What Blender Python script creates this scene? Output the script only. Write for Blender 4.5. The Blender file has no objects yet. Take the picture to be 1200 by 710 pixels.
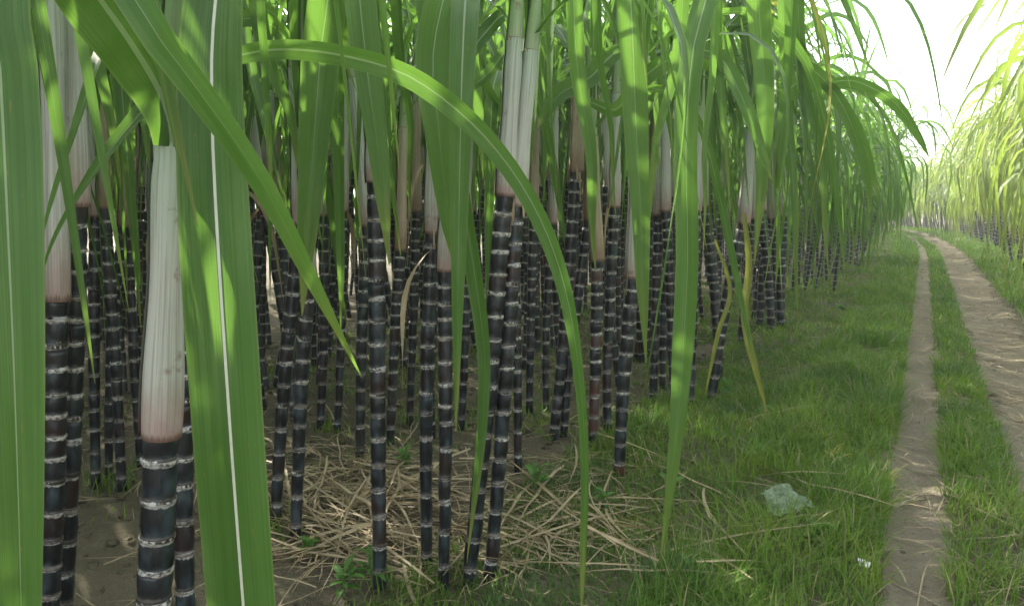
import bpy, math, random
import numpy as np
from mathutils import Vector, Matrix

R = math.radians
S = bpy.context.scene
C = S.collection

# ------------------------------------------------------------------ camera
CAM_H, FPX, YAW, PITCH = 0.9, 900.0, R(28.1), R(7.28)
cam_d = bpy.data.cameras.new('camera'); cam = bpy.data.objects.new('camera', cam_d); C.objects.link(cam)
cam.location = (0, 0, CAM_H); cam.rotation_euler = (R(90) - PITCH, 0, YAW)
cam_d.sensor_width = 36.0; cam_d.lens = 36.0 * FPX / 1200.0
cam_d.clip_start = 0.02; cam_d.clip_end = 2000
S.camera = cam

# ------------------------------------------------------------------ light
SUN_EL, SUN_AZ = R(34), R(-70)            # azimuth from +Y, negative = towards -X (behind the left field)
W = bpy.data.worlds.new('World'); S.world = W; W.use_nodes = True
wn, wl = W.node_tree.nodes, W.node_tree.links
wn.clear()
sky = wn.new('ShaderNodeTexSky'); sky.sky_type = 'NISHITA'; sky.sun_disc = False
sky.sun_elevation = SUN_EL; sky.sun_rotation = SUN_AZ
sky.air_density = 1.0; sky.dust_density = 2.5; sky.ozone_density = 0.6; sky.altitude = 20
hsv = wn.new('ShaderNodeHueSaturation'); hsv.inputs['Saturation'].default_value = 0.30   # thin white haze over the whole sky
bg = wn.new('ShaderNodeBackground'); bg.inputs['Strength'].default_value = 0.15
wo = wn.new('ShaderNodeOutputWorld')
wl.new(sky.outputs[0], hsv.inputs['Color']); wl.new(hsv.outputs[0], bg.inputs['Color']); wl.new(bg.outputs[0], wo.inputs['Surface'])
sd = bpy.data.lights.new('sun', 'SUN'); sd.energy = 2.5; sd.angle = R(0.6); sd.color = (1.0, 0.93, 0.80)
sun = bpy.data.objects.new('sun', sd); C.objects.link(sun)
sdir = Vector((math.sin(SUN_AZ) * math.cos(SUN_EL), math.cos(SUN_AZ) * math.cos(SUN_EL), math.sin(SUN_EL)))
sun.rotation_euler = sdir.to_track_quat('Z', 'Y').to_euler()
sun.location = (0, 0, 30)
S.view_settings.view_transform = 'Standard'; S.view_settings.look = 'None'
S.view_settings.exposure = 2.5; S.view_settings.gamma = 1.0
S.render.engine = 'CYCLES'
S.cycles.max_bounces = 8; S.cycles.diffuse_bounces = 4; S.cycles.transmission_bounces = 4
S.cycles.glossy_bounces = 2; S.cycles.volume_bounces = 1
S.cycles.caustics_reflective = False; S.cycles.caustics_refractive = False
S.cycles.use_denoising = True
HAZE = 0.0038

# ------------------------------------------------------------------ helpers
rng = np.random.default_rng(11)
rnd = random.Random(5)
Fv = np.array((-math.sin(YAW) * math.cos(PITCH), math.cos(YAW) * math.cos(PITCH), -math.sin(PITCH)))
Rv = np.array((math.cos(YAW), math.sin(YAW), 0.0))
Uv = np.cross(Rv, Fv)
Fh = np.array((-math.sin(YAW), math.cos(YAW), 0.0))
CP = np.array((0, 0, CAM_H))

def ray(px, py):
    return Fv + (px - 600) / FPX * Rv - (py - 355) / FPX * Uv
def Q(px, py, D):                     # world point seen at a photo position, D metres ahead of the camera
    d = ray(px, py)
    return CP + d * (D / float(d @ Fh))
def G(px, py, z=0.0):                 # world point on level ground
    d = ray(px, py)
    return CP + d * ((z - CAM_H) / d[2])
def ahead(p): return float((np.asarray(p) - CP) @ Fh)

def xc(y):                            # the track bends gently to the left
    t = np.maximum(0.0, np.asarray(y, float) - 14.0)
    t2 = np.maximum(0.0, np.asarray(y, float) - 27.0)
    return -0.0035 * t * t - 0.02 * t2 * t2
def wob(x, y):
    return (np.sin(1.7 * x + 0.6) * np.cos(1.3 * y + 1.1) + 0.6 * np.sin(3.9 * x + 2.1 * y) + 0.5 * np.cos(2.7 * y - 4.4 * x + 0.7)
            + 0.35 * np.sin(9.1 * x - 3.3 * y + 2.0) * np.sin(7.7 * y + 1.0))
def fine(x, y):
    return np.sin(17.3 * x + 5.1 * y) * np.sin(14.9 * y - 6.3 * x) + 0.7 * np.sin(31.0 * x - 12 * y + 1) * np.sin(27 * y + 9 * x) + 0.5 * np.sin(53 * x + 41 * y) * np.sin(47 * y - 38 * x)
def gz(x, y):
    x = np.asarray(x, float); y = np.asarray(y, float)
    u = x - xc(y)
    field = 1.0 / (1.0 + np.exp((u + 0.95) * 9.0)) + 1.0 / (1.0 + np.exp(-(u - 1.6) * 7.0))
    z = field * (0.022 * wob(x, y) + 0.006 * fine(x, y)) + (1 - field) * 0.008 * wob(x, y) + 0.003 * fine(x, y)
    z = z - 0.035 * np.exp(-((u - 0.03) / 0.09) ** 2) - 0.045 * np.exp(-((u - 0.50) / 0.19) ** 2) + 0.02 * np.exp(-((u + 0.45) / 0.3) ** 2)
    return z

def qmesh(name, V, Qd, UV=None, mats=(), mi=None, smooth=True):
    V = np.asarray(V, np.float32); Qd = np.asarray(Qd, np.int32)
    me = bpy.data.meshes.new(name)
    me.vertices.add(len(V)); me.vertices.foreach_set('co', V.ravel())
    me.loops.add(Qd.size); me.loops.foreach_set('vertex_index', Qd.ravel())
    me.polygons.add(len(Qd)); me.polygons.foreach_set('loop_start', np.arange(len(Qd), dtype=np.int32) * 4)
    for m in mats: me.materials.append(m)
    if mi is not None: me.polygons.foreach_set('material_index', np.asarray(mi, np.int32))
    me.polygons.foreach_set('use_smooth', np.full(len(Qd), smooth))
    me.update(calc_edges=True)
    if UV is not None:
        l = me.uv_layers.new(name='uv')
        l.data.foreach_set('uv', np.asarray(UV, np.float32)[Qd.ravel()].ravel())
    me.validate()
    return me

def link(name, data, parent=None, loc=None, rot=None, scale=None):
    o = bpy.data.objects.new(name, data); C.objects.link(o)
    if parent is not None: o.parent = parent
    if loc is not None: o.location = loc
    if rot is not None: o.rotation_euler = rot
    if scale is not None: o.scale = scale
    return o
def tag(o, label, cat, group=None):
    o['label'] = label; o['category'] = cat
    if group: o['group'] = group
    return o
def stuff(o, label, cat):
    tag(o, label, cat); o['kind'] = 'stuff'; return o

def grid_quads(nr, nc):
    i = np.arange(nr - 1)[:, None] * nc + np.arange(nc - 1)[None, :]
    return np.stack([i, i + 1, i + nc + 1, i + nc], -1).reshape(-1, 4)

# ------------------------------------------------------------------ materials
class NT:
    def __init__(s, name):
        s.m = bpy.data.materials.new(name); s.m.use_nodes = True
        s.n = s.m.node_tree.nodes; s.l = s.m.node_tree.links; s.n.clear()
        s.out = s.n.new('ShaderNodeOutputMaterial')
    def a(s, t, props=None, **ins):
        nd = s.n.new('ShaderNode' + t)
        for k, v in (props or {}).items(): setattr(nd, k, v)
        for k, v in ins.items():
            k = k.replace('_', ' ')
            sock = nd.inputs[int(k[1:])] if k[0] == 'i' and k[1:].isdigit() else nd.inputs[k]
            s.set(sock, v)
        return nd
    def set(s, sock, v):
        if hasattr(v, 'outputs'): s.l.new(v.outputs[0], sock)
        elif isinstance(v, bpy.types.NodeSocket): s.l.new(v, sock)
        else: sock.default_value = v
    def math(s, op, a, b=0.0, c=0.0, clamp=False):
        nd = s.n.new('ShaderNodeMath'); nd.operation = op; nd.use_clamp = clamp
        s.set(nd.inputs[0], a); s.set(nd.inputs[1], b); s.set(nd.inputs[2], c)
        return nd.outputs[0]
    def ramp(s, f, lo, hi):
        nd = s.n.new('ShaderNodeMapRange'); nd.interpolation_type = 'SMOOTHSTEP'
        s.set(nd.inputs[0], f); nd.inputs[1].default_value = lo; nd.inputs[2].default_value = hi
        return nd.outputs[0]
    def mix(s, f, a, b, blend='MIX'):
        nd = s.n.new('ShaderNodeMix'); nd.data_type = 'RGBA'; nd.blend_type = blend
        s.set(nd.inputs[0], f); s.set(nd.inputs[6], a if not isinstance(a, tuple) else (*a, 1)); s.set(nd.inputs[7], b if not isinstance(b, tuple) else (*b, 1))
        return nd.outputs[2]
    def noise(s, vec, scale, detail=3.0, rough=0.55):
        nd = s.a('TexNoise'); nd.inputs['Scale'].default_value = scale; nd.inputs['Detail'].default_value = detail
        nd.inputs['Roughness'].default_value = rough
        if vec is not None: s.l.new(vec, nd.inputs['Vector'])
        return nd.outputs['Fac']
    def uv(s):
        t = s.a('TexCoord'); sp = s.a('SeparateXYZ'); s.l.new(t.outputs['UV'], sp.inputs[0])
        return t, sp.outputs[0], sp.outputs[1]
    def comb(s, x, y, z):
        nd = s.a('CombineXYZ'); s.set(nd.inputs[0], x); s.set(nd.inputs[1], y); s.set(nd.inputs[2], z); return nd.outputs[0]
    def principled(s, col, rough, spec=0.5, bump=None, bstr=0.3, bdist=0.002):
        p = s.a('BsdfPrincipled'); s.set(p.inputs['Base Color'], col if not isinstance(col, tuple) else (*col, 1))
        s.set(p.inputs['Roughness'], rough); p.inputs['Specular IOR Level'].default_value = spec
        if bump is not None:
            b = s.a('Bump'); b.inputs['Strength'].default_value = bstr; b.inputs['Distance'].default_value = bdist
            s.l.new(bump, b.inputs['Height']); s.l.new(b.outputs[0], p.inputs['Normal'])
        return p
    def fin(s, sh): s.l.new(sh.outputs[0] if hasattr(sh, 'outputs') else sh, s.out.inputs['Surface']); return s.m

def leaf_material(name, dark, mid, light, rib, trans, tcol, yellow=0.25, spots=True):
    t = NT(name); tc, u, v = t.uv()
    idn = t.math('FLOOR', v); vf = t.math('FRACT', v)
    oi = t.a('ObjectInfo')
    rid = t.a('TexWhiteNoise', {'noise_dimensions': '1D'}); t.set(rid.inputs['W'], t.math('ADD', t.math('MULTIPLY', idn, 7.31), t.math('MULTIPLY', oi.outputs['Random'], 91.7)))
    r = rid.outputs['Value']
    vein = t.noise(t.comb(t.math('MULTIPLY', u, 44.0), t.math('MULTIPLY', vf, 2.5), t.math('MULTIPLY', r, 40.0)), 1.0, 2.0)
    blot = t.noise(t.comb(t.math('MULTIPLY', u, 2.0), t.math('MULTIPLY', vf, 9.0), t.math('MULTIPLY', r, 63.0)), 1.0, 3.0)
    col = t.mix(t.ramp(r, 0.0, 1.0), dark, mid)
    col = t.mix(t.math('MULTIPLY', t.ramp(blot, 0.35, 0.75), 0.7), col, light)
    col = t.mix(t.math('MULTIPLY', t.ramp(vein, 0.42, 0.66), 0.55), col, tuple(c * 0.55 for c in dark))
    du = t.math('ABSOLUTE', t.math('SUBTRACT', u, 0.5))
    ribw = t.math('MULTIPLY', t.ramp(vf, 1.0, 0.0), 0.055)
    ribm = t.math('LESS_THAN', du, ribw)
    col = t.mix(t.math('MULTIPLY', ribm, 0.75), col, rib)
    edge = t.ramp(du, 0.46, 0.5)
    col = t.mix(t.math('MULTIPLY', edge, 0.35), col, (0.30, 0.30, 0.12))
    tip = t.math('MULTIPLY', t.ramp(t.math('ADD', vf, t.math('MULTIPLY', blot, 0.25)), 0.98, 1.15), yellow * 2.0, clamp=True)
    col = t.mix(tip, col, (0.34, 0.27, 0.08))
    if spots:
        sp = t.noise(t.comb(t.math('MULTIPLY', u, 9.0), t.math('MULTIPLY', vf, 70.0), t.math('MULTIPLY', r, 17.0)), 1.0, 2.0)
        col = t.mix(t.math('MULTIPLY', t.ramp(sp, 0.70, 0.76), 0.6), col, (0.25, 0.16, 0.05))
    if name == 'grass_blades':
        ps = t.a('NewGeometry').outputs['Position']
        col = t.mix(t.math('MULTIPLY', t.ramp(t.noise(ps, 3.2, 3.0), 0.42, 0.66), 0.75), col, (0.20, 0.28, 0.03))
        col = t.mix(t.math('MULTIPLY', t.ramp(t.noise(ps, 1.7, 2.0), 0.50, 0.66), 0.7), col, (0.042, 0.10, 0.035))
        col = t.mix(t.math('GREATER_THAN', r, 0.93), col, (0.36, 0.30, 0.16))
    p = t.principled(col, 0.45, 0.32, vein, 0.45, 0.0008)
    tr = t.a('BsdfTranslucent'); t.set(tr.inputs['Color'], t.mix(0.75, col, tcol))
    mx = t.a('MixShader'); mx.inputs[0].default_value = trans
    t.l.new(p.outputs[0], mx.inputs[1]); t.l.new(tr.outputs[0], mx.inputs[2])
    return t.fin(mx)

def plain(name, col, rough=0.6, scale=30.0, amt=0.4, trans=0.0):
    t = NT(name); tc = t.a('TexCoord')
    n = t.noise(tc.outputs['Object'], scale, 4.0)
    c = t.mix(t.math('MULTIPLY', t.ramp(n, 0.35, 0.7), amt), col, tuple(x * 0.5 for x in col))
    p = t.principled(c, rough, 0.4, n, 0.3, 0.002)
    if trans:
        tr = t.a('BsdfTranslucent'); t.set(tr.inputs['Color'], c); mx = t.a('MixShader'); mx.inputs[0].default_value = trans
        t.l.new(p.outputs[0], mx.inputs[1]); t.l.new(tr.outputs[0], mx.inputs[2]); return t.fin(mx)
    return t.fin(p)
M = {}
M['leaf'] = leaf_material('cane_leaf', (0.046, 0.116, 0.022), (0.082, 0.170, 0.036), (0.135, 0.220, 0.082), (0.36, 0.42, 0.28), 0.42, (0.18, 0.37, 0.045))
M['leaf_pale'] = leaf_material('cane_leaf_sunlit_field', (0.110, 0.175, 0.040), (0.160, 0.225, 0.055), (0.230, 0.270, 0.090), (0.45, 0.45, 0.25), 0.42, (0.30, 0.42, 0.06), 0.5)  # sunlight across the track put into a brighter, yellower leaf colour
M['leaf_yellow'] = leaf_material('yellowing_leaf', (0.16, 0.22, 0.04), (0.26, 0.29, 0.06), (0.38, 0.36, 0.13), (0.45, 0.43, 0.25), 0.4, (0.36, 0.38, 0.06), 0.6)
M['leaf_dry'] = leaf_material('dry_leaf', (0.26, 0.19, 0.10), (0.40, 0.32, 0.19), (0.50, 0.43, 0.28), (0.52, 0.46, 0.32), 0.15, (0.4, 0.3, 0.15), 0.0)
M['grass'] = leaf_material('grass_blades', (0.060, 0.135, 0.014), (0.130, 0.235, 0.026), (0.190, 0.285, 0.038), (0.10, 0.2, 0.05), 0.38, (0.16, 0.36, 0.03), 0.12, False)
M['grass_dry'] = leaf_material('yellow_grass', (0.35, 0.30, 0.06), (0.5, 0.42, 0.10), (0.55, 0.48, 0.16), (0.5, 0.45, 0.2), 0.3, (0.5, 0.45, 0.08), 0.3, False)
M['weed'] = leaf_material('weed_leaf', (0.05, 0.15, 0.02), (0.09, 0.22, 0.04), (0.14, 0.28, 0.06), (0.15, 0.27, 0.09), 0.35, (0.2, 0.42, 0.04), 0.0, False)

def stalk_material(name, tint, wax_amt):
    t = NT(name); tc, u, v = t.uv(); oi = t.a('ObjectInfo')
    f = t.math('FRACT', v)
    ob = tc.outputs['Object']
    rn = t.a('TexWhiteNoise', {'noise_dimensions': '1D'}); t.set(rn.inputs['W'], t.math('ADD', t.math('FLOOR', v), t.math('MULTIPLY', oi.outputs['Random'], 53.0)))
    r = rn.outputs['Value']
    n1 = t.noise(t.comb(t.math('MULTIPLY', u, 5.0), t.math('MULTIPLY', v, 1.3), t.math('MULTIPLY', r, 20.0)), 1.0, 4.0)
    st = t.noise(t.comb(t.math('MULTIPLY', u, 60.0), t.math('MULTIPLY', v, 1.2), r), 1.0, 3.0)
    rag = t.noise(t.comb(t.math('MULTIPLY', u, 14.0), v, t.math('MULTIPLY', r, 9.0)), 1.0, 3.0)
    base = t.mix(t.ramp(r, 0.65, 1.0), (0.006, 0.007, 0.009), tint)
    col = t.mix(t.math('MULTIPLY', t.ramp(n1, 0.42, 0.78), 0.65), base, (0.050, 0.078, 0.092))      # waxy bloom, with bluish sky reflection put into its colour
    col = t.mix(t.math('MULTIPLY', t.ramp(st, 0.60, 0.85), 0.35), col, (0.085, 0.065, 0.055))
    ff = t.math('ADD', f, t.math('MULTIPLY', t.math('SUBTRACT', rag, 0.5), 0.16))
    band = t.math('MULTIPLY', t.ramp(ff, 0.855, 0.90), t.math('MULTIPLY', t.ramp(rag, 0.2, 0.55), wax_amt))
    col = t.mix(band, col, (0.36, 0.36, 0.34))
    root = t.math('MULTIPLY', t.ramp(ff, 0.12, 0.07), 0.55)
    col = t.mix(root, col, (0.12, 0.105, 0.09))
    crack = t.math('LESS_THAN', t.math('ABSOLUTE', t.math('SUBTRACT', f, 0.035)), 0.022)
    col = t.mix(t.math('MULTIPLY', crack, 0.8), col, (0.012, 0.009, 0.008))
    rough = t.math('ADD', 0.22, t.math('MULTIPLY', t.math('MAXIMUM', band, t.math('MULTIPLY', n1, 0.5)), 0.6))
    return t.fin(t.principled(col, rough, 0.5, st, 0.25, 0.0006))
M['stalk'] = stalk_material('black_cane_stalk', (0.020, 0.010, 0.010), 0.9)
M['stalk_pale'] = stalk_material('brown_cane_stalk', (0.075, 0.030, 0.022), 1.0)

def wax_material(nm='waxy_node', hi=(0.50, 0.49, 0.45)):
    t = NT(nm); tc, u, v = t.uv(); oi = t.a('ObjectInfo')
    n = t.noise(t.comb(t.math('MULTIPLY', u, 16.0), t.math('MULTIPLY', v, 2.2), t.math('MULTIPLY', oi.outputs['Random'], 50.0)), 1.0, 4.0)
    col = t.mix(t.ramp(n, 0.36, 0.62), (0.05, 0.044, 0.040), hi)
    col = t.mix(t.math('MULTIPLY', t.ramp(oi.outputs['Random'], 0.4, 1.0), 0.5), col, (0.20, 0.17, 0.14))
    return t.fin(t.principled(col, 0.7, 0.3, n, 0.4, 0.001))
M['wax'] = wax_material(); M['wax_dull'] = wax_material('dull_node', (0.17, 0.16, 0.145))

def sheath_material(name, low, mid, top):
    t = NT(name); tc, u, v = t.uv(); oi = t.a('ObjectInfo')
    r = oi.outputs['Random']
    st = t.noise(t.comb(t.math('MULTIPLY', u, 48.0), t.math('MULTIPLY', v, 1.6), t.math('MULTIPLY', r, 30.0)), 1.0, 3.0)
    bl = t.noise(t.comb(t.math('MULTIPLY', u, 3.0), t.math('MULTIPLY', v, 6.0), t.math('MULTIPLY', r, 30.0)), 1.0, 4.0, 0.65)
    vv = t.math('ADD', v, t.math('MULTIPLY', t.math('SUBTRACT', bl, 0.5), 0.35))
    col = t.mix(t.ramp(vv, -0.05, 0.30), low, mid)
    col = t.mix(t.ramp(vv, 0.55, 1.05), col, top)
    col = t.mix(t.math('MULTIPLY', t.ramp(st, 0.42, 0.68), 0.60), col, (0.19, 0.18, 0.13))
    col = t.mix(t.math('MULTIPLY', t.ramp(bl, 0.62, 0.72), 0.55), col, (0.14, 0.045, 0.035))
    col = t.mix(t.ramp(t.math('ADD', v, t.math('MULTIPLY', st, 0.05)), 0.055, 0.03), col, (0.13, 0.075, 0.055))
    return t.fin(t.principled(col, 0.5, 0.35, st, 0.5, 0.001))
M['sheath'] = sheath_material('leaf_sheath', (0.34, 0.22, 0.20), (0.44, 0.45, 0.39), (0.33, 0.41, 0.30))
M['sheath_tan'] = sheath_material('dry_sheath', (0.24, 0.14, 0.09), (0.40, 0.32, 0.22), (0.34, 0.34, 0.20))
M['sheath_inner'] = sheath_material('inner_sheath', (0.30, 0.36, 0.22), (0.20, 0.32, 0.12), (0.10, 0.22, 0.05))

def soil_material(name, a, b, c, scale=1.0, bump=1.0, dist=.03):
    t = NT(name); g = t.a('NewGeometry'); pos = g.outputs['Position']
    n1 = t.noise(pos, 1.6 * scale, 5.0, 0.6); n2 = t.noise(pos, 22.0 * scale, 6.0, 0.7); n3 = t.noise(pos, 120.0, 3.0, 0.6)
    col = t.mix(t.ramp(n1, 0.35, 0.65), a, b)
    col = t.mix(t.math('MULTIPLY', t.ramp(n2, 0.50, 0.75), 0.7), col, c)
    col = t.mix(t.math('MULTIPLY', t.ramp(n3, 0.60, 0.75), 0.5), col, tuple(x * 0.45 for x in a))
    h = t.math('ADD', t.math('MULTIPLY', n2, 1.0), t.math('MULTIPLY', n3, 0.35))
    return t.fin(t.principled(col, 0.95, 0.15, h, bump, dist))
M['soil'] = soil_material('field_soil', (0.110, 0.096, 0.064), (0.160, 0.138, 0.092), (0.215, 0.190, 0.130))
M['path'] = soil_material('rut_dirt', (0.26, 0.222, 0.160), (0.33, 0.285, 0.205), (0.40, 0.35, 0.26), 1.3, 1.0, dist=.045)

M['plastic'] = plain('pale_plastic', (0.25, 0.34, 0.21), 0.5, 25, 0.3, 0.25)
M['paper'] = plain('white_paper', (0.75, 0.75, 0.74), 0.7, 40, 0.2)
M['stem'] = plain('green_stem', (0.12, 0.20, 0.05), 0.6)

# ------------------------------------------------------------------ ground and path
def axis(lo, hi, step, far, grow=1.5):
    mid = list(np.arange(lo, hi + 1e-6, step)); a, b, s = lo, hi, step
    left, right = [], []
    while a > -far: s = s * grow; a -= s; left.append(a)
    s = step
    while b < far: s = s * grow; b += s; right.append(b)
    return np.array(left[::-1] + mid + right)
gx, gy = axis(-6.0, 2.6, 0.045, 600), axis(0.0, 11.0, 0.055, 600)
X, Y = np.meshgrid(gx, gy)
Zg = np.where((np.abs(X) < 40) & (np.abs(Y) < 60), gz(X, Y), 0.0)
gv = np.stack([X, Y, Zg], -1).reshape(-1, 3)
g = link('ground', qmesh('ground', gv, grid_quads(len(gy), len(gx)), None, [M['soil']])); g['kind'] = 'structure'
tag(g, 'brown loose field soil under the canes and the verge', 'ground'); g['kind'] = 'structure'

def rut(c0, half, seed):
    ys = np.concatenate([np.arange(0.2, 10, 0.035), np.arange(10, 46, 0.25)])
    us = np.linspace(-1, 1, 13); rr_ = random.Random(seed)
    V = []
    for y in ys:
        hw = half * (1 + rr_.uniform(-.16, .16) + 0.16 * math.sin(2.3 * y + seed) + 0.10 * math.sin(6.1 * y + 2 * seed) + 0.05 * math.sin(17 * y))
        off = 0.02 * math.sin(1.1 * y + seed)
        for u in us:
            x = c0 + off + u * hw + float(xc(y))
            V.append((x, y, float(gz(x, y)) + .004 * math.sin(38 * y + 6 * math.sin(3 * x + 2 * y)) * math.cos(9 * x) + (0.007 if abs(u) < 0.99 else -0.006)))
    return qmesh('path', V, grid_quads(len(ys), len(us)), None, [M['path']])
for c0, half, seed, lab in ((0.03, 0.10, 0.4, 'narrow bare dirt rut worn between the grassy verge and grass strip'),
                            (0.50, 0.20, 2.0, 'wide dirt rut scattered with dry cane straw')):
    o = link('path', rut(c0, half, seed)); o['kind'] = 'structure'; tag(o, lab, 'path')

# ------------------------------------------------------------------ shape generators
def ribbon(P, Wd, wid, fold=0.22, nc=5, ripple=0.0, seed=0.0, vid=0.0, Nn=None):
    P = np.asarray(P, float); n = len(P)
    T = np.gradient(P, axis=0); T /= np.linalg.norm(T, axis=1)[:, None] + 1e-9
    Wd = Wd - T * np.sum(Wd * T, 1)[:, None]; Wd /= np.linalg.norm(Wd, axis=1)[:, None] + 1e-9
    N = np.cross(T, Wd)
    c = np.linspace(-1, 1, nc); s = np.linspace(0, 1, n)
    rp = ripple * np.sin(s[:, None] * 23 + seed + 1.7 * np.sign(c)[None, :]) * np.abs(c)[None, :]
    V = P[:, None, :] + Wd[:, None, :] * (c[None, :, None] * wid[:, None, None] / 2) + N[:, None, :] * ((fold * np.abs(c)[None, :] + rp)[:, :, None] * wid[:, None, None] / 2)
    UV = np.stack([np.broadcast_to((c + 1) / 2, (n, nc)), np.broadcast_to((vid + 0.002 + s * 0.995)[:, None], (n, nc))], -1)
    return V.reshape(-1, 3), grid_quads(n, nc), UV.reshape(-1, 2)

def leaf_profile(s, base=0.45):
    return (base + (1 - base) * np.clip(s / 0.22, 0, 1) ** 0.7) * np.clip((1 - s) / 0.62, 0.0, 1) ** 0.75 * 0.985 + 0.015
def leaf_shape(n, nc, L, Wm, a0, a1, m, k, side, tw, fold, seed, vid=0.0):
    s = np.linspace(0, 1, n)
    st = 1 / (1 + np.exp(-(s - m) * k)); st = (st - st[0]) / (st[-1] - st[0])
    ang = a0 + (a1 - a0) * st
    yaw = side * s * s + 0.10 * np.sin(5 * s + seed)
    T = np.stack([np.sin(ang) * np.cos(yaw), np.sin(ang) * np.sin(yaw), np.cos(ang)], -1)
    P = np.concatenate([[[0, 0, 0]], np.cumsum((T[1:] + T[:-1]) / 2 * (L / (n - 1)), 0)])
    t = tw * s ** 1.3 + 0.25 * np.sin(4 * s + seed * 2)
    h = np.stack([-np.sin(yaw), np.cos(yaw), 0 * s], -1)
    Nn = np.cross(T, h)
    Wd = h * np.cos(t)[:, None] + Nn * np.sin(t)[:, None]
    return ribbon(P, Wd, Wm * leaf_profile(s), fold, nc, 0.05, seed, vid)

def leaf_kind(kind, r):
    # kind 0 young upright, 1 arching, 2 hanging
    if kind == 0: return dict(L=r.uniform(0.8, 1.15), Wm=r.uniform(.026, .040), a0=R(r.uniform(1, 9)), a1=R(r.uniform(15, 95)), m=r.uniform(.6, .8), k=7, fold=.35)
    if kind == 1: return dict(L=r.uniform(1.0, 1.55), Wm=r.uniform(.030, .050), a0=R(r.uniform(8, 32)), a1=R(r.uniform(140, 176)), m=r.uniform(.42, .58), k=r.uniform(8, 14), fold=.25)
    return dict(L=r.uniform(1.0, 1.65), Wm=r.uniform(.028, .050), a0=R(r.uniform(16, 50)), a1=R(r.uniform(165, 186)), m=r.uniform(.20, .40), k=r.uniform(10, 18), fold=.2)
def gen_leaf(kind, r, n, nc, vid=0.0):
    return leaf_shape(n, nc, side=r.uniform(-.5, .5), tw=r.uniform(-2.6, 2.6), seed=r.uniform(0, 9), vid=vid, **leaf_kind(kind, r))

FR = np.array([0.0, 0.045, 0.10, 0.30, 0.60, 0.86, 0.93])
RM = np.array([1.05, 1.03, 0.965, 1.035, 1.05, 0.985, 0.975])
FR_LO = np.array([0.0, 0.12]); RM_LO = np.array([1.08, 0.98])
def tube(P, rad, vs, sides, turns=1.0, grow=0.0):
    P = np.asarray(P, float); T = np.gradient(P, axis=0); T /= np.linalg.norm(T, axis=1)[:, None]
    A = np.cross(T, np.array((0.0, 1.0, 0.05))); A /= np.linalg.norm(A, axis=1)[:, None]; B = np.cross(T, A)
    th = np.linspace(0, 2 * math.pi * turns, sides + 1)
    rr = rad[:, None] + grow * (th / th[-1])[None, :]
    V = P[:, None, :] + (A[:, None, :] * np.cos(th)[None, :, None] + B[:, None, :] * np.sin(th)[None, :, None]) * rr[:, :, None]
    UV = np.stack([np.broadcast_to(th / th[-1], rr.shape), np.broadcast_to(np.asarray(vs)[:, None], rr.shape)], -1)
    return V.reshape(-1, 3), grid_quads(len(P), sides + 1), UV.reshape(-1, 2)
def nodes_along(L, r, lo=0.078, hi=0.043):
    out, s = [0.0], 0.0
    while s < L:
        q = s / L; s += (lo + (hi - lo) * q ** 0.8) * r.uniform(0.82, 1.18); out.append(s)
    return np.array(out) * (L / out[-1])
def stalk_shape(curve, L, rbot, rtop, r, sides, lo=False):
    nd = nodes_along(L, r); fr, rm = (FR_LO, RM_LO) if lo else (FR, RM)
    P, rad, vs = [], [], []
    for i in range(len(nd) - 1):
        zig = r.uniform(-0.0016, 0.0016); fat = r.uniform(.97, 1.03)
        for f, m in zip(fr, rm):
            s = nd[i] + f * (nd[i + 1] - nd[i]); q = s / L
            p = np.array(curve(q)); p[0] += zig; P.append(p); rad.append((rbot + (rtop - rbot) * min(1, q * 1.5)) * m * fat); vs.append(i + f)
    P.append(np.array(curve(1.0))); rad.append(rtop * 0.9); vs.append(len(nd) - 1.001)
    return tube(P, np.array(rad), vs, sides), nd

# node rings: a proud ragged waxy band, shared by the canes in the front
def ring_mesh(seed, mat='wax'):
    r = np.random.default_rng(seed); th = np.linspace(0, 2 * math.pi, 15)
    prof = [(1.005, -0.62), (1.075, -0.42), (1.085, 0.10), (1.03, 0.22)]
    V, UV = [], []
    for j, (rr, z) in enumerate(prof):
        jit = r.uniform(-0.14, 0.14, 15); jit[-1] = jit[0]
        for i, a in enumerate(th):
            V.append((rr * math.cos(a), rr * math.sin(a), z + (jit[i] if j in (0, 3) else 0.4 * jit[i]))); UV.append((i / 14, j / 3))
    return qmesh('node_ring', V, grid_quads(4, 15), UV, [M[mat]])
RINGS = [ring_mesh(i) for i in range(5)]; M['collar'] = plain('leaf_collar', (0.17, 0.16, 0.06), 0.6, 90, .5); COLLAR = [ring_mesh(i + 30, 'collar') for i in range(3)]; RINGS_D = [ring_mesh(i + 9, 'wax_dull') for i in range(4)]

# shared meshes for the repeated canes
r0 = random.Random(77)
LEAF = {k: [qmesh('leaf', *gen_leaf(k, r0, 17, 5), [M['leaf']]) for _ in range(n)] for k, n in ((0, 10), (1, 22), (2, 26))}
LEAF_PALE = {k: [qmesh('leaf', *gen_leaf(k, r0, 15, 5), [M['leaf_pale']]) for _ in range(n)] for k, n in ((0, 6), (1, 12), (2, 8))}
LEAF_DRY = [qmesh('dry_leaf', *leaf_shape(11, 3, r0.uniform(.30, .60), r0.uniform(.014, .026), R(r0.uniform(100, 150)), R(180), .25, 9, r0.uniform(-.8, .8), r0.uniform(-4, 4), .3, r0.uniform(0, 9)), [M['leaf_dry']]) for _ in range(8)]
def bend_curve(L, bend, tilt):
    return lambda q: (bend * math.sin(math.pi * q * 0.9) + tilt * q * L, bend * 0.4 * math.sin(2.2 * q), q * L)
STALK = []
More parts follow.
